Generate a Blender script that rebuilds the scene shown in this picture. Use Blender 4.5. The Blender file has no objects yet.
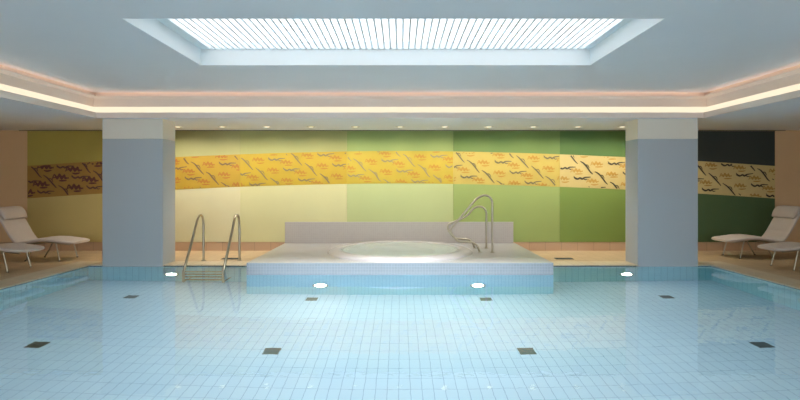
import bpy, bmesh, math, random
from mathutils import Vector
C = bpy.context.scene
col = C.collection
random.seed(4)
PI = math.pi

# ------------------------------------------------------------------ camera
cam_d = bpy.data.cameras.new('camera')
cam_d.sensor_width = 36.0
cam_d.lens = 511.0 / 800.0 * 36.0
cam_d.shift_y = -16.0 / 800.0
cam_d.clip_start = 0.05
cam = bpy.data.objects.new('camera', cam_d)
cam.location = (0, 0, 1.6)
cam.rotation_euler = (PI / 2, 0, 0)
col.objects.link(cam)
C.camera = cam

# ------------------------------------------------------------------ world, exposure, light levels
W_SKY = 3.5
w = bpy.data.worlds.new('world')
C.world = w
w.use_nodes = True
w.node_tree.nodes['Background'].inputs[0].default_value = (0.82, 0.89, 0.95, 1)
w.node_tree.nodes['Background'].inputs[1].default_value = W_SKY
C.view_settings.view_transform = 'Standard'
C.view_settings.look = 'None'
C.view_settings.gamma = 1
C.view_settings.use_curve_mapping = False
C.view_settings.exposure = 0.45
C.cycles.max_bounces = 14
C.cycles.diffuse_bounces = 6
C.cycles.glossy_bounces = 6
C.cycles.transmission_bounces = 10
C.cycles.sample_clamp_indirect = 6.0
C.cycles.blur_glossy = 0.2
C.cycles.caustics_refractive = True
C.cycles.caustics_reflective = False

E_SKY = 1.7       # luminous skylight
E_COVE = 0.82       # cove strip
E_POOL = 120.0      # underwater lamp lenses
W_DOWN = 11.0      # downlight spots (W)
E_DISC = 2.2
W_COVE = 0.2

def area(name, loc, rot, sx, sy, watts, color, spread=PI, portal=False):
    d = bpy.data.lights.new(name, 'AREA')
    d.shape = 'RECTANGLE'; d.size = sx; d.size_y = sy
    d.energy = watts; d.color = color; d.spread = spread
    d.cycles.is_portal = portal
    o = bpy.data.objects.new(name, d)
    o.location = loc; o.rotation_euler = rot
    col.objects.link(o)
    return o
# daylight coming down through the louvred skylight
area('skylight_daylight', (-0.07, 6.45, 3.41), (0, 0, 0), 5.4, 1.8, 1020.0, (0.965, 0.985, 1.0), math.radians(86))
# warm lamp tubes lying on the ledge at the top of the stepped ceiling edge
for (cx_, cy_, ln, rz) in ((0, 9.81, 11.6, 0), (0, 0.865, 11.6, PI), (-5.85, 5.33, 8.9, PI / 2), (5.85, 5.33, 8.9, -PI / 2)):
    area('cove_lamp', (cx_, cy_, 3.308), (PI - math.radians(15), 0, rz), ln, 0.02, ln * W_COVE, (1.0, 0.70, 0.50))
# daylight through three unseen windows, added behind the camera to light the room
for wx in (-6.0, 0.0, 6.0):
    area('added_window_portal', (wx, -2.62, 1.5), (PI / 2, 0, 0), 4.6, 2.2, 1.0, (1, 1, 1), PI, True)

# ------------------------------------------------------------------ dimensions (metres; z = 0 is the pool's water level)
DECK = 0.03
FLOOR = -1.5
PX, PY0, PY1 = 6.04, 2.2, 9.91       # pool
SP_X, SP_Y0, SP_Y1, SP_Z = 2.70, 8.99, 12.02, 0.211
WALL_Y = 12.04
SOF = 2.864
CEIL = 3.369
LX, LY0, LY1 = 5.80, 0.9, 9.76       # cove lip rectangle
RX, RY0 = 9.7, -2.6                  # room
SKX0, SKX1, SKY0, SKY1 = -2.97, 2.83, 5.46, 7.60

# ------------------------------------------------------------------ helpers
def lin(r, g, b):
    def f(c):
        c /= 255.0
        return c / 12.92 if c <= 0.04045 else ((c + 0.055) / 1.055) ** 2.4
    return (f(r), f(g), f(b), 1)

def mat(name, rgb, rough=0.6, metal=0.0, spec=0.5, noise=0.0, nscale=3.0, bump=0.0, bscale=60.0):
    m = bpy.data.materials.new(name)
    m.use_nodes = True
    nt = m.node_tree
    b = nt.nodes['Principled BSDF']
    c = lin(*rgb)
    b.inputs['Base Color'].default_value = c
    b.inputs['Roughness'].default_value = rough
    b.inputs['Metallic'].default_value = metal
    b.inputs['Specular IOR Level'].default_value = spec
    tc = nt.nodes.new('ShaderNodeTexCoord')
    if noise:
        n = nt.nodes.new('ShaderNodeTexNoise')
        n.inputs['Scale'].default_value = nscale
        n.inputs['Detail'].default_value = 4
        nt.links.new(tc.outputs['Object'], n.inputs['Vector'])
        r = nt.nodes.new('ShaderNodeMix')
        r.data_type = 'RGBA'
        r.inputs['A'].default_value = [max(0, v * (1 - noise)) for v in c[:3]] + [1]
        r.inputs['B'].default_value = [min(1, v * (1 + noise)) for v in c[:3]] + [1]
        nt.links.new(n.outputs['Fac'], r.inputs['Factor'])
        nt.links.new(r.outputs['Result'], b.inputs['Base Color'])
    if bump:
        n = nt.nodes.new('ShaderNodeTexNoise')
        n.inputs['Scale'].default_value = bscale
        nt.links.new(tc.outputs['Object'], n.inputs['Vector'])
        bp = nt.nodes.new('ShaderNodeBump')
        bp.inputs['Strength'].default_value = bump
        bp.inputs['Distance'].default_value = 0.004
        nt.links.new(n.outputs['Fac'], bp.inputs['Height'])
        nt.links.new(bp.outputs['Normal'], b.inputs['Normal'])
    return m

def tile_mat(name, c1, c2, joint, tw, th, jw, axes='XY', rough=0.25, off=(0, 0), offset=0.0, bump=0.3):
    m = bpy.data.materials.new(name)
    m.use_nodes = True
    nt = m.node_tree
    b = nt.nodes['Principled BSDF']
    tc = nt.nodes.new('ShaderNodeTexCoord')
    sp = nt.nodes.new('ShaderNodeSeparateXYZ')
    cb = nt.nodes.new('ShaderNodeCombineXYZ')
    nt.links.new(tc.outputs['Object'], sp.inputs[0])
    for i, a in enumerate(axes):
        ad = nt.nodes.new('ShaderNodeMath')
        ad.operation = 'ADD'
        ad.inputs[1].default_value = 100 * (tw, th)[i] + off[i]
        nt.links.new(sp.outputs[a], ad.inputs[0])
        nt.links.new(ad.outputs[0], cb.inputs[i])
    br = nt.nodes.new('ShaderNodeTexBrick')
    br.offset = offset
    br.squash = 1.0
    br.inputs['Color1'].default_value = lin(*c1)
    br.inputs['Color2'].default_value = lin(*c2)
    br.inputs['Mortar'].default_value = lin(*joint)
    br.inputs['Scale'].default_value = 1.0
    br.inputs['Mortar Size'].default_value = jw
    br.inputs['Mortar Smooth'].default_value = 0.1
    br.inputs['Brick Width'].default_value = tw
    br.inputs['Row Height'].default_value = th
    nt.links.new(cb.outputs[0], br.inputs['Vector'])
    nt.links.new(br.outputs['Color'], b.inputs['Base Color'])
    b.inputs['Roughness'].default_value = rough
    if bump:
        bp = nt.nodes.new('ShaderNodeBump')
        bp.invert = True
        bp.inputs['Strength'].default_value = bump
        bp.inputs['Distance'].default_value = 0.002
        nt.links.new(br.outputs['Fac'], bp.inputs['Height'])
        nt.links.new(bp.outputs['Normal'], b.inputs['Normal'])
    return m

def emit(name, rgb, strength):
    m = bpy.data.materials.new(name)
    m.use_nodes = True
    nt = m.node_tree
    nt.nodes.remove(nt.nodes['Principled BSDF'])
    e = nt.nodes.new('ShaderNodeEmission')
    e.inputs[0].default_value = lin(*rgb)
    e.inputs[1].default_value = strength
    nt.links.new(e.outputs[0], nt.nodes['Material Output'].inputs[0])
    return m

class MB:
    """collects shapes in world coordinates into one mesh"""
    def __init__(s):
        s.v, s.f, s.m = [], [], []
    def add(s, vs, fs, mi=0):
        o = len(s.v)
        s.v += [tuple(p) for p in vs]
        s.f += [tuple(i + o for i in f) for f in fs]
        s.m += [mi] * len(fs)
        return s
    def box(s, x0, x1, y0, y1, z0, z1, mi=0):
        vs = [(x, y, z) for z in (z0, z1) for y in (y0, y1) for x in (x0, x1)]
        return s.add(vs, [(0, 2, 3, 1), (4, 5, 7, 6), (0, 1, 5, 4), (2, 6, 7, 3), (0, 4, 6, 2), (1, 3, 7, 5)], mi)
    def prism(s, pts, axis, a, b, mi=0):
        """outline pts (2-D) extruded along axis 'x','y' or 'z' from a to b"""
        def P(p, t):
            return {'x': (t, p[0], p[1]), 'y': (p[0], t, p[1]), 'z': (p[0], p[1], t)}[axis]
        n = len(pts)
        vs = [P(p, a) for p in pts] + [P(p, b) for p in pts]
        fs = [tuple(range(n))[::-1], tuple(range(n, 2 * n))]
        fs += [(i, (i + 1) % n, n + (i + 1) % n, n + i) for i in range(n)]
        return s.add(vs, fs, mi)
    def tube(s, path, r, n=12, mi=0, closed=False):
        path = [Vector(p) for p in path]
        k = len(path)
        T = []
        for i in range(k):
            a = path[(i - 1) % k] if (i or closed) else path[0]
            b = path[(i + 1) % k] if (i < k - 1 or closed) else path[-1]
            T.append((b - a).normalized())
        up = Vector((0, 0, 1)) if abs(T[0].z) < 0.9 else Vector((1, 0, 0))
        N = (up - T[0] * up.dot(T[0])).normalized()
        vs = []
        for i in range(k):
            N = (N - T[i] * N.dot(T[i])).normalized()
            B = T[i].cross(N)
            ri = r[i] if isinstance(r, (list, tuple)) else r
            for j in range(n):
                a = 2 * PI * j / n
                vs.append(path[i] + (N * math.cos(a) + B * math.sin(a)) * ri)
        fs = []
        for i in range(k if closed else k - 1):
            i2 = (i + 1) % k
            for j in range(n):
                j2 = (j + 1) % n
                fs.append((i * n + j, i * n + j2, i2 * n + j2, i2 * n + j))
        if not closed:
            fs.append(tuple(range(n))[::-1])
            fs.append(tuple((k - 1) * n + j for j in range(n)))
        return s.add(vs, fs, mi)
    def lathe(s, prof, c, n=48, mi=0, axis='z', close=False):
        """prof: (radius, height) pairs; axis z, or y (height runs along -y)"""
        vs = []
        for (r, h) in prof:
            for j in range(n):
                a = 2 * PI * j / n
                if axis == 'z':
                    vs.append((c[0] + r * math.cos(a), c[1] + r * math.sin(a), c[2] + h))
                else:
                    vs.append((c[0] + r * math.cos(a), c[1] - h, c[2] + r * math.sin(a)))
        fs = []
        for i in range(len(prof) - 1):
            for j in range(n):
                j2 = (j + 1) % n
                fs.append((i * n + j, i * n + j2, (i + 1) * n + j2, (i + 1) * n + j))
        if prof[0][0] > 1e-6 and close:
            fs.append(tuple(range(n))[::-1])
        if prof[-1][0] > 1e-6 and close:
            fs.append(tuple((len(prof) - 1) * n + j for j in range(n)))
        return s.add(vs, fs, mi)
    def ring(s, x0, x1, y0, y1, prof, mi=0, closed=True):
        """prof (outward offset, z) swept round a rectangle with mitred corners"""
        n = len(prof)
        vs = []
        for (sx, sy) in ((-1, -1), (1, -1), (1, 1), (-1, 1)):
            for (o, z) in prof:
                vs.append(((x1 + o) if sx > 0 else (x0 - o), (y1 + o) if sy > 0 else (y0 - o), z))
        fs = []
        for k in range(4):
            k2 = (k + 1) % 4
            for i in range(n if closed else n - 1):
                i2 = (i + 1) % n
                fs.append((k * n + i, k2 * n + i, k2 * n + i2, k * n + i2))
        return s.add(vs, fs, mi)
    def build(s, name, mats, parent=None, smooth=False, bevel=0, seg=2):
        me = bpy.data.meshes.new(name)
        o0 = Vector(parent['_org']) if parent is not None and '_org' in parent else Vector((0, 0, 0))
        me.from_pydata([Vector(v) - o0 for v in s.v], [], s.f)
        if not isinstance(mats, (list, tuple)):
            mats = [mats]
        for m in mats:
            me.materials.append(m)
        me.polygons.foreach_set('material_index', s.m)
        bm = bmesh.new()
        bm.from_mesh(me)
        bmesh.ops.remove_doubles(bm, verts=bm.verts, dist=1e-5)
        bmesh.ops.recalc_face_normals(bm, faces=bm.faces)
        if bevel:
            es = [e for e in bm.edges if len(e.link_faces) == 2 and e.calc_face_angle(0) > 0.5]
            bmesh.ops.bevel(bm, geom=es, offset=bevel, segments=seg, affect='EDGES', profile=0.5)
        if smooth:
            for f in bm.faces:
                f.smooth = True
            for e in bm.edges:
                if len(e.link_faces) == 2 and e.calc_face_angle(0) > 0.7:
                    e.smooth = False
        bm.to_mesh(me)
        bm.free()
        ob = bpy.data.objects.new(name, me)
        col.objects.link(ob)
        if parent is not None:
            ob.parent = parent
            org = parent.get('_org')
            if org is not None:
                ob['_org'] = org
        return ob

def thing(name, label, cat, loc, group=None):
    o = bpy.data.objects.new(name, None)
    o.empty_display_size = 0.1
    o.location = loc
    o['_org'] = list(loc)
    col.objects.link(o)
    return tag(o, label, cat, group)

def tag(o, label, cat, group=None, kind=None):
    o['label'] = label
    o['category'] = cat
    if group:
        o['group'] = group
    if kind:
        o['kind'] = kind
    return o

def struct(o):
    o['kind'] = 'structure'
    return o

def dup(root, loc, label, rz=0.0):
    r = root.copy()
    col.objects.link(r)
    r.location = loc
    r.rotation_euler = (0, 0, rz)
    r['label'] = label
    for ch in list(root.children):
        c = ch.copy()
        col.objects.link(c)
        c.parent = r
        for g in list(ch.children):
            d = g.copy()
            col.objects.link(d)
            d.parent = c
    return r

def smooth_path(pts, n=8):
    P = [Vector(p) for p in pts]
    P = [P[0] * 2 - P[1]] + P + [P[-1] * 2 - P[-2]]
    out = []
    for i in range(1, len(P) - 2):
        for k in range(n):
            t = k / n
            a, b, c, d = P[i - 1], P[i], P[i + 1], P[i + 2]
            out.append(0.5 * ((2 * b) + (c - a) * t + (2 * a - 5 * b + 4 * c - d) * t * t + (3 * b - 3 * c + d - a) * t ** 3))
    out.append(P[-2])
    return out

# ------------------------------------------------------------------ materials
M_ceil = mat('ceiling_paint', (219, 218, 220), 0.8, noise=0.03, nscale=1.5)
M_soffit = mat('soffit_paint', (233, 233, 236), 0.8, noise=0.03, nscale=1.5)
M_cove = mat('cove_paint', (234, 218, 206), 0.8)
M_reveal = mat('skylight_reveal_paint', (222, 228, 230), 0.7)
M_peach = mat('peach_plaster', (212, 180, 140), 0.85, noise=0.05, nscale=2, bump=0.2)
M_white = mat('white_paint', (214, 210, 200), 0.7)
M_bluegrey = mat('blue_grey_column_paint', (176, 180, 184), 0.65, bump=0.15, bscale=90)
M_creampaint = mat('cream_column_paint', (228, 220, 206), 0.7)
M_deck = tile_mat('deck_tiles', (188, 163, 127), (178, 153, 119), (150, 128, 102), 0.24, 0.24, 0.004, 'XY', 0.45)
M_coping = tile_mat('coping_tiles', (206, 190, 164), (198, 182, 156), (160, 146, 126), 0.24, 0.5, 0.004, 'XY', 0.45)
M_dark = mat('painted_slot_shade_and_caps', (40, 44, 44), 0.8)  # dark colour for the overflow slot's shade, also the lounger foot caps
TW = 0.1235
pool_a, pool_b, pool_j = (204, 227, 241), (199, 223, 239), (146, 179, 204)
M_pfloor = tile_mat('pool_floor_tiles', pool_a, pool_b, pool_j, TW, 2 * TW, 0.0036, 'XY', 0.35, off=(TW * 0.1, 0))
M_pwallx = tile_mat('pool_wall_tiles_x', (180, 232, 243), (174, 228, 240), (134, 194, 212), TW, 2 * TW, 0.004, 'XZ', 0.3)
M_pwally = tile_mat('pool_wall_tiles_y', (180, 232, 243), (174, 228, 240), (134, 194, 212), TW, 2 * TW, 0.004, 'YZ', 0.3)
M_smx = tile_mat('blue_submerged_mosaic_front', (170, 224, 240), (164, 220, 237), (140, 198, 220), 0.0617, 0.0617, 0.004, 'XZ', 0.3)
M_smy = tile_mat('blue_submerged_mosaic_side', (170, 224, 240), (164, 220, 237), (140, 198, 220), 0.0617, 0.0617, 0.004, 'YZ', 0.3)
M_base = tile_mat('terracotta_skirting', (188, 157, 128), (180, 149, 120), (150, 128, 106), 0.38, 0.6, 0.005, 'XZ', 0.45)
M_mosx = tile_mat('pale_blue_mosaic_front', (116, 125, 133), (111, 120, 128), (130, 138, 145), 0.05, 0.05, 0.004, 'XZ', 0.3)
M_mosy = tile_mat('pale_blue_mosaic_side', (116, 125, 133), (111, 120, 128), (130, 138, 145), 0.05, 0.05, 0.004, 'YZ', 0.3)
M_mostop = tile_mat('pale_grey_mosaic_top', (146, 144, 144), (139, 138, 138), (160, 158, 156), 0.05, 0.05, 0.004, 'XY', 0.3)
M_mosback = tile_mat('grey_mauve_mosaic', (168, 162, 157), (165, 159, 154), (173, 168, 163), 0.05, 0.05, 0.003, 'XZ', 0.4)
M_rim = mat('white_whirlpool_rim', (170, 166, 166), 0.25, noise=0.02)
M_tub = mat('whirlpool_shell', (236, 244, 238), 0.3)
M_darktrim = mat('mural_top_trim_paint', (92, 92, 76), 0.7)
M_steel = mat('brushed_steel', (176, 168, 150), 0.28, 1.0)
M_steel_dark = mat('dark_steel_grate', (82, 92, 94), 0.5, 0.3)
M_fabric = mat('off_white_lounger_fabric', (202, 189, 180), 0.85, noise=0.04, nscale=8, bump=0.3, bscale=120)
M_louvre = mat('louvre_blade', (240, 242, 243), 0.6)
M_sky = emit('skylight_diffuser', (247, 251, 255), E_SKY)
M_strip = emit('cove_light_diffuser', (255, 236, 206), E_COVE)
M_poollamp = emit('underwater_lamp_glass', (255, 250, 232), E_POOL)
M_added_tublamp = emit('added_tub_lamp_glass', (255, 250, 235), 25.0)
M_disc = emit('downlight_glass', (255, 240, 214), E_DISC)

# water: smooth refracting surface with very faint ripples
def water_mat(name, tint, bump, scale, rough=0.0, trans=1.0):
    m = bpy.data.materials.new(name)
    m.use_nodes = True
    nt = m.node_tree
    b = nt.nodes['Principled BSDF']
    b.inputs['Base Color'].default_value = tint
    b.inputs['Roughness'].default_value = rough
    b.inputs['IOR'].default_value = 1.333
    b.inputs['Transmission Weight'].default_value = trans
    tc = nt.nodes.new('ShaderNodeTexCoord')
    n = nt.nodes.new('ShaderNodeTexNoise')
    n.inputs['Scale'].default_value = scale
    n.inputs['Detail'].default_value = 2
    nt.links.new(tc.outputs['Object'], n.inputs['Vector'])
    bp = nt.nodes.new('ShaderNodeBump')
    bp.inputs['Strength'].default_value = 1.0
    bp.inputs['Distance'].default_value = bump
    nt.links.new(n.outputs['Fac'], bp.inputs['Height'])
    nt.links.new(bp.outputs['Normal'], b.inputs['Normal'])
    return m
M_water = water_mat('pool_water', (0.85, 0.96, 0.985, 1), 0.0009, 6.0)
M_bubbly = water_mat('whirlpool_water', (0.80, 0.90, 0.85, 1), 0.012, 6.0, 0.12, 0.62)

# ------------------------------------------------------------------ room shell
def S(name, mb, mats, **k):
    return struct(mb.build(name, mats, **k))

WT = 3.45
S('wall_back', MB().box(-RX, RX, WALL_Y, WALL_Y + 0.2, FLOOR - 0.1, WT), M_peach)
S('wall_left', MB().box(-RX - 0.2, -RX, RY0, WALL_Y + 0.2, -0.3, WT), M_peach)
S('wall_right', MB().box(RX, RX + 0.2, RY0, WALL_Y + 0.2, -0.3, WT), M_peach)
wf = MB().box(-RX - 0.2, RX + 0.2, RY0 - 0.2, RY0, -0.3, 0.4).box(-RX - 0.2, RX + 0.2, RY0 - 0.2, RY0, 2.6, WT)
for a, b in ((-RX - 0.2, -8.3), (-3.7, -2.3), (2.3, 3.7), (8.3, RX + 0.2)):
    wf.box(a, b, RY0 - 0.2, RY0, 0.4, 2.6)
S('wall_front', wf, M_white)
for k, wx in enumerate((-6.0, 0.0, 6.0)):  # unseen window frames, added so that daylight fills the room
    wn = MB()
    for dx in (-2.3, -0.77, 0.71, 2.24):
        wn.box(wx + dx, wx + dx + 0.06, RY0 - 0.14, RY0 - 0.08, 0.4, 2.6)
    wn.box(wx - 2.3, wx + 2.3, RY0 - 0.14, RY0 - 0.08, 0.4, 0.46).box(wx - 2.3, wx + 2.3, RY0 - 0.14, RY0 - 0.08, 2.54, 2.6)
    S('added_window_%d' % (k + 1), wn, M_white)
S('baseboard_back', MB().box(-RX, -SP_X, WALL_Y - 0.015, WALL_Y, DECK, DECK + 0.205)
  .box(SP_X, RX, WALL_Y - 0.015, WALL_Y, DECK, DECK + 0.205), M_base)
S('baseboard_left', MB().box(-RX, -RX + 0.015, RY0, WALL_Y - 0.02, DECK, DECK + 0.205), M_base)
S('baseboard_right', MB().box(RX - 0.015, RX, RY0, WALL_Y - 0.02, DECK, DECK + 0.205), M_base)

CW = 0.48  # coping width
# deck round the coping
S('floor', MB().box(-RX, -PX - CW, RY0, WALL_Y, -0.2, DECK).box(PX + CW, RX, RY0, WALL_Y, -0.2, DECK)
  .box(-PX - CW, PX + CW, RY0, PY0 - CW, -0.2, DECK)
  .box(-PX - CW, -SP_X, PY1 + CW, WALL_Y, -0.2, DECK).box(SP_X, PX + CW, PY1 + CW, WALL_Y, -0.2, DECK), M_deck)
# coping: open where the whirlpool stands
def coping(mb, z0, z1, inn, out):
    mb.box(-PX - out, -PX + inn, PY0 - out, PY1 + out, z0, z1).box(PX - inn, PX + out, PY0 - out, PY1 + out, z0, z1)
    mb.box(-PX + inn, PX - inn, PY0 - out, PY0 + inn, z0, z1)
    mb.box(-PX + inn, -SP_X, PY1 - inn, PY1 + out, z0, z1).box(SP_X, PX - inn, PY1 - inn, PY1 + out, z0, z1)
cp = MB(); coping(cp, 0.010, DECK + 0.002, 0.02, CW)
S('trim_1', cp, M_coping, bevel=0.006)
gp = MB(); coping(gp, -0.006, 0.010, -0.004, CW)
S('trim_2', gp, M_dark)  # dark strip painted in place of the shade in the overflow slot
# pool basin
S('pool_floor', MB().box(-PX, PX, PY0, PY1, FLOOR - 0.1, FLOOR), M_pfloor)
S('pool_wall_back_left', MB().box(-PX, -SP_X, PY1, PY1 + 0.2, FLOOR - 0.1, -0.006), M_pwallx)
S('pool_wall_back_right', MB().box(SP_X, PX, PY1, PY1 + 0.2, FLOOR - 0.1, -0.006), M_pwallx)
S('pool_wall_front', MB().box(-PX, PX, PY0 - 0.2, PY0, FLOOR - 0.1, -0.006), M_pwallx)
S('pool_wall_left', MB().box(-PX - 0.2, -PX, PY0, PY1, FLOOR - 0.1, -0.006), M_pwally)
S('pool_wall_right', MB().box(PX, PX + 0.2, PY0, PY1, FLOOR - 0.1, -0.006), M_pwally)
wm = MB()
def quad(mb, x0, x1, y0, y1, z):
    return mb.add([(x0, y0, z), (x1, y0, z), (x1, y1, z), (x0, y1, z)], [(0, 1, 2, 3)])
quad(wm, -PX, PX, PY0, SP_Y0, 0); quad(wm, -PX, -SP_X, SP_Y0, PY1, 0); quad(wm, SP_X, PX, SP_Y0, PY1, 0)
wo = wm.build('pool_water', M_water)
tag(wo, 'calm clear turquoise water filling the tiled swimming pool', 'water', kind='stuff')

# lower ceiling (soffit) round the cove
sf = MB()
sf.box(-RX, RX, LY1 + 0.02, WALL_Y, SOF, SOF + 0.08).box(-RX, RX, RY0, LY0 - 0.02, SOF, SOF + 0.08)
sf.box(-RX, -LX - 0.02, LY0 - 0.02, LY1 + 0.02, SOF, SOF + 0.08).box(LX + 0.02, RX, LY0 - 0.02, LY1 + 0.02, SOF, SOF + 0.08)
S('ceiling_soffit', sf, M_soffit)
S('trim_3', MB().box(-8.95, 9.05, WALL_Y - 0.05, WALL_Y, SOF - 0.012, SOF), M_darktrim)  # thin dark strip along the top of the back wall
# lip, fascia
S('trim_4', MB().ring(-LX, LX, LY0, LY1, [(0, SOF), (0, SOF + 0.102), (0.02, SOF + 0.102), (0.02, SOF)]), M_cove)
fas = MB().ring(-LX, LX, LY0, LY1, [(0.145, SOF + 0.232), (0.13, CEIL - 0.12), (0.01, CEIL - 0.095), (0.01, CEIL - 0.075), (0.13, CEIL - 0.07), (0.13, CEIL + 0.02), (0.2, CEIL + 0.02), (0.2, SOF + 0.232)])
S('trim_5', fas, M_cove)
cl = MB().ring(-LX, LX, LY0, LY1, [(0.02, SOF + 0.100), (0.145, SOF + 0.230), (0.16, SOF + 0.225), (0.03, SOF + 0.09)]).build('cove_light', M_strip)
tag(cl, 'continuous warm cream light strip set in the stepped ceiling edge above the pool', 'cove light')
# upper ceiling with the skylight opening
uc = MB()
uc.box(-LX - 0.2, LX + 0.2, SKY1, LY1 + 0.2, CEIL, CEIL + 0.1).box(-LX - 0.2, LX + 0.2, LY0 - 0.2, SKY0, CEIL, CEIL + 0.1)
uc.box(-LX - 0.2, SKX0, SKY0, SKY1, CEIL, CEIL + 0.1).box(SKX1, LX + 0.2, SKY0, SKY1, CEIL, CEIL + 0.1)
S('ceiling', uc, M_ceil)

# ------------------------------------------------------------------ luminous skylight
sk = thing('luminous_skylight', 'wide rectangular luminous ceiling panel with white louvres above the pool', 'skylight', ((SKX0 + SKX1) / 2, (SKY0 + SKY1) / 2, CEIL))
TOP = CEIL + 0.235
MB().ring(SKX0, SKX1, SKY0, SKY1, [(-0.006, CEIL - 0.004), (-0.006, TOP + 0.12), (0.03, TOP + 0.12), (0.03, CEIL + 0.102), (-0.002, CEIL + 0.102), (-0.002, CEIL - 0.004)]).build('reveal', M_reveal, sk)
MB().ring(SKX0 + 0.15, SKX1 - 0.11, SKY0 + 0.03, SKY1 - 0.03, [(0, TOP), (0, TOP + 0.05), (0.16, TOP + 0.05), (0.16, TOP)]).build('grille_frame', M_reveal, sk)
pn = MB(); quad(pn, SKX0 + 0.01, SKX1 - 0.01, SKY0 + 0.01, SKY1 - 0.01, TOP + 0.11)
pn.build('light_panel', M_sky, sk)
nb = 62
bl0 = None
for i in range(1, nb):
    x = SKX0 + 0.15 + (SKX1 - SKX0 - 0.26) * i / nb
    if bl0 is None:
        bl0 = MB().box(x - 0.0125, x + 0.0125, SKY0 + 0.03, SKY1 - 0.03, TOP, TOP + 0.015).build('louvre_blade', M_louvre, sk)
        x0 = x
    else:
        b = bl0.copy(); col.objects.link(b); b.location.x = x - x0

# ------------------------------------------------------------------ columns
def column(x0, x1, label):
    cx = (x0 + x1) / 2
    t = thing('column', label, 'column', (cx, PY1 + 0.27, DECK))
    zc = 2.473
    MB().box(x0, x1, PY1 - 0.028, PY1 + 0.525, -0.005, zc).build('painted_shaft', M_bluegrey, t, bevel=0.012)
    MB().box(x0 + 0.002, x1 - 0.002, PY1 - 0.026, PY1 + 0.523, zc, SOF).build('top_band', M_creampaint, t, bevel=0.006)
    return t
column(-5.76, -4.586, 'broad square blue-grey column at the pool edge left of the ladder')
column(4.60, 5.765, 'broad square blue-grey column at the pool edge by the right-hand loungers')

# ------------------------------------------------------------------ painted mural on the back wall
mu = thing('wall_mural', 'long painted back wall mural, cream through green panels crossed by a yellow band', 'mural', (0, WALL_Y, DECK + 0.24))
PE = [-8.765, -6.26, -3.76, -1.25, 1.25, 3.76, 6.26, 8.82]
upper = [(172, 158, 78), (158, 156, 106), (158, 158, 102), (138, 154, 90), (108, 132, 70), (80, 110, 54), (46, 54, 52)]  # darker than below: own paint tones plus downlight falloff put into the colour
lower = [(192, 174, 112), (200, 194, 156), (196, 192, 144), (174, 182, 128), (144, 160, 92), (112, 134, 60), (70, 94, 58)]  # lighter: own paint tones plus the downlights' brightening put into the colour
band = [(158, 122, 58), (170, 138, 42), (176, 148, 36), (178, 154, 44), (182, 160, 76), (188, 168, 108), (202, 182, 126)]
def bt(x): return 1.6 + (184 - (151.0 + 15.0 * (abs(x) / 8.8) ** 1.75)) * WALL_Y / 511.0
BH = 0.765
PYF = WALL_Y - 0.022
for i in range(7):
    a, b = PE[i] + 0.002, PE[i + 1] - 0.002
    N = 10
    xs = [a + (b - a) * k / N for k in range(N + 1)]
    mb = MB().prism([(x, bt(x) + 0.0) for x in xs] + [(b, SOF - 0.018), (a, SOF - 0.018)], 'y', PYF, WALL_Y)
    mb.build('upper_panel', mat('mural_upper_paint_dimmed', upper[i], 0.7, noise=0.06, nscale=1.5), mu)
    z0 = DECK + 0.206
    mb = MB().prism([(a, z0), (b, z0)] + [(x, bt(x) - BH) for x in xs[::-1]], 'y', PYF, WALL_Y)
    mb.build('lower_panel', mat('mural_lower_paint_lit', lower[i], 0.7, noise=0.05, nscale=1.5), mu)

# patterned band: lattice of swimmer strokes and little scribbles
A_ = (0.352, -0.242); B_ = (1.155, 0.105)
def stroke(mb, pts, wd, y, mi, clip):
    """ribbon with tapering width in the wall plane, each a hair above the one before"""
    stroke.k = (stroke.k + 1) % 12
    y -= 0.0004 * stroke.k
    P = smooth_path([(p[0], 0, p[1]) for p in pts], 4)
    L, R = [], []
    n = len(P)
    for i, p in enumerate(P):
        a = P[max(0, i - 1)]; b = P[min(n - 1, i + 1)]
        t = (b - a).normalized(); nn = Vector((-t.z, 0, t.x))
        k = i / (n - 1)
        ww = wd * (0.35 + 0.65 * math.sin(PI * min(1, max(0, k * 0.96 + 0.02))))
        L.append(p + nn * ww / 2); R.append(p - nn * ww / 2)
    for i in range(n - 1):
        q = [L[i], L[i + 1], R[i + 1], R[i]]
        if all(clip(v.x, v.z) for v in q):
            mb.add([(v.x, y, v.z) for v in q] + [(v.x, PYF - 0.001, v.z) for v in q], [(0, 1, 2, 3), (0, 4, 5, 1), (2, 6, 7, 3), (1, 5, 6, 2), (3, 7, 4, 0)], mi)
stroke.k = 0
dark = [(92, 62, 56), (112, 90, 62), (126, 110, 72), (138, 124, 84), (108, 98, 66), (66, 62, 46), (54, 44, 32)]
scr = [(96, 56, 50), (160, 106, 40), (166, 120, 34), (172, 126, 34), (172, 130, 46), (172, 134, 56), (170, 132, 64)]
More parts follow.
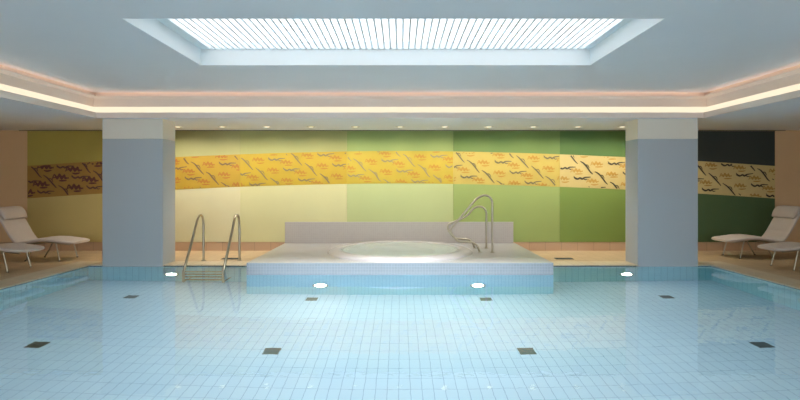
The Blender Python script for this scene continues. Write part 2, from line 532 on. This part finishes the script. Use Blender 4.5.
for i in range(7):
    a, b = PE[i] + 0.001, PE[i + 1] - 0.001
    N = 10
    xs = [a + (b - a) * k / N for k in range(N + 1)]
    mb = MB().prism([(x, bt(x) - BH) for x in xs] + [(x, bt(x)) for x in xs[::-1]], 'y', PYF - 0.003, WALL_Y)
    clip = lambda x, z: a + 0.004 < x < b - 0.004 and bt(x) - BH + 0.004 < z < bt(x) - 0.004
    ox, oz = (102 / 4.444 + 450 - 400) * WALL_Y / 511, 1.6 + (184 - (130 + 160 / 4.444)) * WALL_Y / 511
    big = 1.35 if i == 0 else 1.0
    for m in range(-14, 15):
        for n in range(-14, 15):
            cx, cz = ox + m * A_[0] + n * B_[0], oz + m * A_[1] + n * B_[1]
            if not (a - 0.5 < cx < b + 0.5 and 1.2 < cz < 3.2):
                continue
            rj = random.Random(m * 131 + n * 17 + 5)
            J = lambda s=0.012: rj.uniform(-s, s)
            # diving figure, slanting down to the right
            stroke(mb, [(cx - 0.15 + J(), cz + 0.14), (cx - 0.07, cz + 0.09 + J()), (cx + 0.01 + J(), cz + 0.01), (cx + 0.09, cz - 0.10 + J()), (cx + 0.15, cz - 0.16)], 0.034, PYF - 0.006, 1, clip)
            stroke(mb, [(cx - 0.03, cz + 0.06), (cx + 0.03, cz + 0.05), (cx + 0.07, cz - 0.02)], 0.02, PYF - 0.006, 1, clip)
            # swimming figure
            hx, hz = cx + (-85 + 0) * 0.0053 + 0.352 * 0 + 0.0, cz + 0.02 - 0.27 + 0.242
            stroke(mb, [(hx - 0.2, hz + 0.015 + J()), (hx - 0.12, hz - 0.03), (hx - 0.05, hz + 0.0), (hx + 0.0, hz - 0.025), (hx + 0.06, hz + 0.01), (hx + 0.2, hz + 0.02 + J())], 0.04, PYF - 0.006, 1, clip)
            stroke(mb, [(hx - 0.2, hz + 0.045), (hx - 0.16, hz + 0.0), (hx - 0.10, hz - 0.015)], 0.025, PYF - 0.006, 1, clip)
            stroke(mb, [(hx + 0.02, hz + 0.0), (hx + 0.07, hz - 0.04), (hx + 0.12, hz - 0.03)], 0.022, PYF - 0.006, 1, clip)
            for (sx, sz) in ((0.28, 0.053), (0.60, 0.235)):
                x, z = cx + sx + J(0.02), cz + sz
                g = big * 1.25
                stroke(mb, [(x - 0.13 * g, z - 0.01), (x - 0.10 * g, z + 0.06 * g), (x - 0.06 * g, z + 0.0), (x - 0.03 * g, z + 0.065 * g), (x, z + 0.0), (x + 0.04 * g, z + 0.055 * g), (x + 0.05 * g, z - 0.0), (x + 0.1 * g, z + 0.035)], 0.026 * g, PYF - 0.006, 2, clip)
                stroke(mb, [(x - 0.12 * g, z + 0.02), (x - 0.02, z + 0.035 * g), (x + 0.1 * g, z + 0.01)], 0.025 * g, PYF - 0.006, 2, clip)
                stroke(mb, [(x - 0.06, z - 0.045), (x + 0.02, z - 0.05 + J()), (x + 0.12, z - 0.04)], 0.026 * g, PYF - 0.006, 2, clip)
    mb.build('patterned_band', [mat('band_ground', band[i], 0.5, noise=0.10, nscale=4), mat('band_figure', dark[i], 0.5), mat('band_scribble', scr[i], 0.5)], mu)

# ------------------------------------------------------------------ whirlpool
sp = thing('whirlpool', 'raised tiled whirlpool platform with a round tub, built out into the pool', 'whirlpool', (0, 10.5, 0))
HR = 1.46; HC = (0.0, 10.52)
# platform with a round hole
pm = MB()
n = 96
circ = [(HC[0] + (HR - 0.04) * math.cos(2 * PI * j / n), HC[1] + (HR - 0.04) * math.sin(2 * PI * j / n)) for j in range(n)]
def rectpt(a):
    dx, dy = math.cos(a), math.sin(a)
    t = 1e9
    if dx > 1e-9: t = min(t, (SP_X - HC[0]) / dx)
    if dx < -1e-9: t = min(t, (-SP_X - HC[0]) / dx)
    if dy > 1e-9: t = min(t, (SP_Y1 - HC[1]) / dy)
    if dy < -1e-9: t = min(t, (SP_Y0 - HC[1]) / dy)
    return (HC[0] + t * dx, HC[1] + t * dy)
angs = [2 * PI * j / n for j in range(n)]
outer = [rectpt(a) for a in angs]
for cxx, cyy in ((SP_X, SP_Y0), (SP_X, SP_Y1), (-SP_X, SP_Y0), (-SP_X, SP_Y1)):
    aa = math.atan2(cyy - HC[1], cxx - HC[0]) % (2 * PI)
    k = min(range(n), key=lambda j: abs(angs[j] - aa))
    outer[k] = (cxx, cyy)
pm.add([(x, y, SP_Z) for x, y in circ] + [(x, y, SP_Z) for x, y in outer], [(j, n + j, n + (j + 1) % n, (j + 1) % n) for j in range(n)], 0)
pm.add([(-SP_X, SP_Y0, FLOOR), (SP_X, SP_Y0, FLOOR), (SP_X, SP_Y0, 0), (-SP_X, SP_Y0, 0), (SP_X, SP_Y0, SP_Z), (-SP_X, SP_Y0, SP_Z)], [(0, 1, 2, 3)], 3)
pm.add([(SP_X, SP_Y0, 0), (-SP_X, SP_Y0, 0), (SP_X, SP_Y0, SP_Z), (-SP_X, SP_Y0, SP_Z)], [(1, 0, 2, 3)], 1)
for sx in (-1, 1):
    pm.add([(sx * SP_X, SP_Y0, FLOOR), (sx * SP_X, SP_Y1, FLOOR), (sx * SP_X, SP_Y1, 0), (sx * SP_X, SP_Y0, 0)], [(0, 1, 2, 3)], 4)
    pm.add([(sx * SP_X, SP_Y0, 0), (sx * SP_X, SP_Y1, 0), (sx * SP_X, SP_Y1, SP_Z), (sx * SP_X, SP_Y0, SP_Z)], [(0, 1, 2, 3)], 2)
pm.add([(x, y, FLOOR) for x in (-SP_X, SP_X) for y in (SP_Y0, SP_Y1)], [(0, 1, 3, 2)], 1)
pm.add([(-SP_X, SP_Y1, FLOOR), (SP_X, SP_Y1, FLOOR), (SP_X, SP_Y1, SP_Z), (-SP_X, SP_Y1, SP_Z)], [(0, 1, 2, 3)], 1)
pm.build('tiled_platform', [M_mostop, M_mosx, M_mosy, M_smx, M_smy], sp)
MB().box(-2.70, 2.66, 11.985, WALL_Y - 0.024, SP_Z, 0.71).build('splashback', M_mosback, sp, bevel=0.004)
MB().lathe([(HR + 0.02, 0.0), (HR, 0.03), (HR - 0.05, 0.055), (HR - 0.12, 0.075), (HR - 0.2, 0.078), (HR - 0.26, 0.06), (HR - 0.29, 0.02), (HR - 0.30, -0.05)], (HC[0], HC[1], SP_Z), 96).build('rim', M_rim, sp, smooth=True)
tub = MB().lathe([(HR - 0.30, -0.05), (HR - 0.32, -0.22), (HR - 0.36, -0.30), (0.74, -0.34), (0.70, -0.40), (0.66, -0.80), (0.58, -0.88), (0.0, -0.90)], (HC[0], HC[1], SP_Z), 96).build('tub', M_tub, sp, smooth=True)
MB().lathe([(0.0, 0.067), (0.3, 0.066), (0.6, 0.066), (0.9, 0.066), (HR - 0.225, 0.066)], (HC[0], HC[1], SP_Z), 96).build('bubbling_water', M_bubbly, sp, smooth=True)
for sx in (-1, 1):  # unseen lamps, added to brighten the water in the tub
    lx, ly = HC[0] + sx * 0.55, HC[1] - 0.88
    MB().lathe([(0.0, -0.03), (0.05, -0.024), (0.075, 0.0)], (lx, ly, SP_Z - 0.24), 24, axis='y').build('added_tub_lamp', M_added_tublamp, sp, smooth=True)
for k in range(8):
    a = PI / 8 + k * PI / 4
    MB().tube([(HC[0] + 1.14 * math.cos(a), HC[1] + 1.14 * math.sin(a), SP_Z - 0.12), (HC[0] + 1.11 * math.cos(a), HC[1] + 1.11 * math.sin(a), SP_Z - 0.12)], 0.03).build('water_jet', M_steel, sp)

# ------------------------------------------------------------------ whirlpool handrails
def spa_rail(y, top, dip, label, group):
    px = 1.87
    t = thing('handrail', label, 'handrail', (1.75, y, SP_Z), group)
    path = [(px, y, SP_Z), (px, y, SP_Z + 0.3), (px, y, top - 0.28), (px - 0.005, y, top - 0.12), (px - 0.06, y, top - 0.03), (px - 0.17, y, top), (px - 0.30, y, top - 0.06),
            (px - 0.45, y, top - 0.22), (1.08, y, 0.74), (1.035, y, 0.66), (1.06, y, 0.58), (1.14, y, 0.47), (1.22, y, dip), (1.34, y, dip - 0.01), (1.47, y, dip - 0.02), (1.56, y, dip - 0.08), (1.60, y, SP_Z + 0.05), (1.62, y, SP_Z)]
    MB().tube(smooth_path(path, 6), 0.0215, 12).build('rail', M_steel, t, smooth=True)
    for x in (px, 1.62):
        MB().lathe([(0.0, 0.016), (0.03, 0.016), (0.045, 0.008), (0.047, 0.0)], (x, y, SP_Z + 0.001), 20).build('base_flange', M_steel, t, smooth=True)
spa_rail(10.36, 1.371, 0.43, 'taller curved steel handrail at the whirlpool, the nearer of the pair', 'whirlpool handrails')
spa_rail(11.06, 1.113, 0.42, 'lower curved steel handrail at the whirlpool, the farther of the pair', 'whirlpool handrails')

# ------------------------------------------------------------------ pool ladder
ld = thing('pool_ladder', 'steel pool ladder with two arched rails beside the left column', 'ladder', (-3.64, 10.2, DECK))
for x in (-4.02, -3.285):
    path = [(x, 10.46, DECK), (x, 10.46, 0.4), (x, 10.455, 0.72), (x, 10.43, 0.86), (x, 10.36, 0.955), (x, 10.25, 0.965), (x, 10.14, 0.89), (x, 10.03, 0.72), (x, 9.77, 0.35), (x, 9.55, 0.04), (x, 9.50, -0.12), (x, 9.49, -0.5), (x, 9.49, -1.15)]
    r = MB().tube(smooth_path(path, 6), 0.024, 14).build('rail', M_steel, ld, smooth=True)
    MB().lathe([(0.0, 0.02), (0.032, 0.02), (0.048, 0.01), (0.05, 0.0)], (x, 10.46, DECK + 0.003), 20).build('base_flange', M_steel, ld, smooth=True)
    MB().tube([(x, 9.49, -1.1), (x, 9.905, -1.1)], 0.016).build('wall_bracket', M_steel, ld, smooth=True)
for z in (-0.18, -0.43, -0.68, -0.93):
    MB().box(-4.02, -3.285, 9.44, 9.56, z - 0.012, z + 0.012).build('tread', M_steel, ld, bevel=0.005)

# ------------------------------------------------------------------ loungers
def ring_mesh(cent, norm, hw, ht, ywid, n=20, pw=0.42, mi=0):
    """superellipse rings: centres (x,z), normals, half widths along y, half thickness"""
    mb = MB(); vs = []; fs = []
    k = len(cent)
    for i in range(k):
        for j in range(n):
            a = 2 * PI * j / n
            cx, sx = math.cos(a), math.sin(a)
            u = math.copysign(abs(cx) ** pw, cx) * hw[i]
            v = math.copysign(abs(sx) ** (pw + 0.25), sx) * ht[i]
            vs.append((cent[i][0] + norm[i][0] * v, u, cent[i][1] + norm[i][1] * v))
    for i in range(k - 1):
        for j in range(n):
            j2 = (j + 1) % n
            fs.append((i * n + j, i * n + j2, (i + 1) * n + j2, (i + 1) * n + j))
    fs.append(tuple(range(n))[::-1]); fs.append(tuple((k - 1) * n + j for j in range(n)))
    return mb.add(vs, fs, mi)

def prof_frames(pts, n):
    P = [Vector((p[0], 0, p[1])) for p in pts]
    P = smooth_path([tuple(p) for p in P], n)
    N = []
    for i in range(len(P)):
        t = (P[min(len(P) - 1, i + 1)] - P[max(0, i - 1)]).normalized()
        N.append((-t.z, t.x))
    return [(p.x, p.z) for p in P], N

def make_lounger(label):
    t = bpy.data.objects.new('sun_lounger', None)
    col.objects.link(t)
    tag(t, label, 'sun lounger', 'sun loungers beside the pool')
    main = [(0.02, 0.365), (0.10, 0.375), (0.27, 0.395), (0.46, 0.42), (0.66, 0.425), (0.84, 0.405), (0.98, 0.375), (1.10, 0.352), (1.18, 0.375), (1.27, 0.48), (1.36, 0.63), (1.45, 0.79), (1.53, 0.93), (1.58, 1.01)]
    cen, nor = prof_frames(main, 7)
    k = len(cen)
    hw, ht = [], []
    for i, c in enumerate(cen):
        s = i / (k - 1)
        e = min(1, c[0] / 0.16) if c[0] < 0.2 else 1
        e = math.sqrt(max(0.02, 1 - (1 - e) ** 2))
        top = min(1, (1.0 - s) / 0.03 + 0.3)
        top = min(1.0, top)
        hw.append(0.335 * (0.55 + 0.45 * e))
        ht.append(0.042 * (0.3 + 0.7 * e) * top * (1 - 0.14 * (0.5 + 0.5 * math.cos(2 * PI * i / 6.0)) ** 8))
    cush = ring_mesh(cen, nor, hw, ht, 0, 24).build('cushion', M_fabric, t, smooth=True)
    # headrest pillow draped over the top
    hp = [(1.40, 0.85), (1.425, 0.895), (1.455, 0.95), (1.49, 1.005), (1.525, 1.05), (1.57, 1.075)]
    cen, nor = prof_frames(hp, 5)
    k = len(cen)
    hw = [0.335 * (0.93 + 0.07 * math.sin(PI * i / (k - 1))) for i in range(k)]
    ht = [0.012 + 0.052 * math.sin(PI * (0.06 + 0.88 * i / (k - 1))) ** 0.7 for i in range(k)]
    h = ring_mesh(cen, nor, hw, ht, 0, 24, 0.5).build('headrest', M_fabric, t, smooth=True)
    # tubular frame under the cushion
    fr, fn = prof_frames(main[1:], 4)
    for sy in (-1, 1):
        MB().tube([(p[0] - q[0] * 0.045, sy * 0.27, p[1] - q[1] * 0.045) for p, q in zip(fr, fn)], 0.011, 8).build('side_rail', M_steel, t, smooth=True)
    MB().tube([(0.38, -0.27, 0.362), (0.38, 0.27, 0.362)], 0.011, 8).build('cross_bar', M_steel, t, smooth=True)
    MB().tube([(0.80, -0.27, 0.348), (0.80, 0.27, 0.348)], 0.011, 8).build('cross_bar', M_steel, t, smooth=True)
    for sy in (-1, 1):
        for (a, b) in (((0.39, 0.363), (0.30, 0.006)), ((0.80, 0.348), (1.0, 0.006))):
            l = MB().tube([(a[0], sy * 0.27, a[1]), (b[0], sy * 0.285, b[1])], 0.013, 10).build('leg', M_steel, t, smooth=True)
            MB().tube([(b[0], sy * 0.285, 0.0), (b[0], sy * 0.285, 0.014)], 0.018, 10).build('foot_cap', M_dark, l, smooth=True)
    return t
LZ = DECK + 0.001
ra = make_lounger('off-white lounger on the right-hand deck, farther one by the dark green wall')
ra.location = (6.86, 11.04, LZ)
dup(ra, (6.84, 9.55, LZ), 'off-white lounger at the right picture edge, nearer one, only its foot end in view')
dup(ra, (-6.62, 10.68, LZ), 'off-white lounger on the left-hand deck, farther one by the peach wall', PI)
dup(ra, (-6.66, 9.35, LZ), 'off-white lounger at the left picture edge, nearer one, only its foot end in view', PI)

# ------------------------------------------------------------------ underwater lamps
def pool_lamp(x, y, z, label):
    t = thing('underwater_lamp', label, 'pool light', (x, y, z), 'underwater lamps along the far pool wall')
    MB().lathe([(0.14, 0.0), (0.14, 0.015), (0.128, 0.022), (0.10, 0.018), (0.095, 0.006)], (x, y - 0.001, z), 40, axis='y').build('rim', M_steel, t, smooth=True)
    MB().lathe([(0.0, 0.03), (0.05, 0.028), (0.075, 0.02), (0.097, 0.006)], (x, y - 0.001, z), 40, axis='y').build('lens', M_poollamp, t, smooth=True)
pool_lamp(-4.43, PY1, -0.84, 'lit underwater lamp in the pool wall between left column and ladder')
pool_lamp(-1.40, SP_Y0, -0.86, 'lit underwater lamp on the left half of the whirlpool front')
pool_lamp(1.37, SP_Y0, -0.86, 'lit underwater lamp on the right half of the whirlpool front')
pool_lamp(4.39, PY1, -0.84, 'lit underwater lamp in the pool wall by the right column')

# ------------------------------------------------------------------ floor drains in the pool
def drain(x, y, z, sx, sy, label, name='pool_drain', group='square drains in the pool floor'):
    t = thing(name, label, 'drain', (x, y, z), group)
    MB().box(x - sx, x + sx, y - sy, y + sy, z + 0.0005, z + 0.006).build('frame', M_steel_dark, t, bevel=0.002)
    g = MB()
    k = 7
    for i in range(k):
        yy = y - sy + 0.02 + (2 * sy - 0.04) * i / (k - 1)
        g.box(x - sx + 0.012, x + sx - 0.012, yy - 0.004, yy + 0.004, z + 0.006, z + 0.012)
    g.build('grate', M_steel_dark, t)
YN, YF = 6.38, 8.69
for (x, y, lb) in ((-4.53, YN, 'dark square pool-floor drain nearest the left picture edge, near row'), (-1.60, YN, 'dark square pool-floor drain, near row, left of centre'),
                   (1.58, YN, 'dark square pool-floor drain, near row, right of centre'), (4.52, YN, 'dark square pool-floor drain nearest the right picture edge, near row'),
                   (-4.57, YF, 'dark square pool-floor drain in front of the left column'), (-1.50, YF, 'dark square pool-floor drain below the left whirlpool lamp'),
                   (1.46, YF, 'dark square pool-floor drain below the right whirlpool lamp'), (4.53, YF, 'dark square pool-floor drain in front of the right column')):
    drain(x, y, FLOOR, 0.10, 0.10, lb)
for (x, lb) in ((-3.55, 'small dark floor grate in the deck behind the pool ladder'), (3.44, 'small dark floor grate in the deck right of the whirlpool')):
    drain(x, 10.72, DECK, 0.19, 0.09, lb, 'deck_grate', 'grates in the back deck')

# ------------------------------------------------------------------ recessed downlights in the lower ceiling
ordn = ['hidden behind the left column', 'first from the left', 'second from the left', 'third from the left', 'fourth from the left', 'fifth from the left', 'middle one of eleven',
        'fifth from the right', 'fourth from the right', 'third from the right', 'second from the right', 'first from the right', 'hidden behind the right column']
dl0 = None
sd = bpy.data.lights.new('downlight_beam', 'AREA')
sd.shape = 'DISK'
sd.size = 0.11
sd.energy = W_DOWN
sd.color = (1.0, 0.91, 0.78)
sd.spread = math.radians(140)
for i in range(13):
    x = -5.86 + 0.9765 * i
    loc = (x, 11.23, SOF)
    lb = 'small round recessed downlight in the low ceiling before the mural, ' + ordn[i]
    if dl0 is None:
        dl0 = thing('recessed_downlight', lb, 'downlight', loc, 'downlights in the low ceiling')
        MB().lathe([(0.068, -0.004), (0.072, -0.014), (0.09, -0.014), (0.10, -0.004), (0.10, 0.0)], loc, 28).build('trim_ring', M_white, dl0, smooth=True)
        MB().lathe([(0.0, -0.015), (0.04, -0.013), (0.068, -0.005)], loc, 28).build('lens', M_disc, dl0, smooth=True)
        so = bpy.data.objects.new('beam', sd)
        col.objects.link(so); so.parent = dl0; so.location = (0, 0, -0.022); so.rotation_euler = (math.radians(11), 0, 0)
    else:
        dup(dl0, loc, lb)

for o in bpy.data.objects:
    if '_org' in o:
        del o['_org']
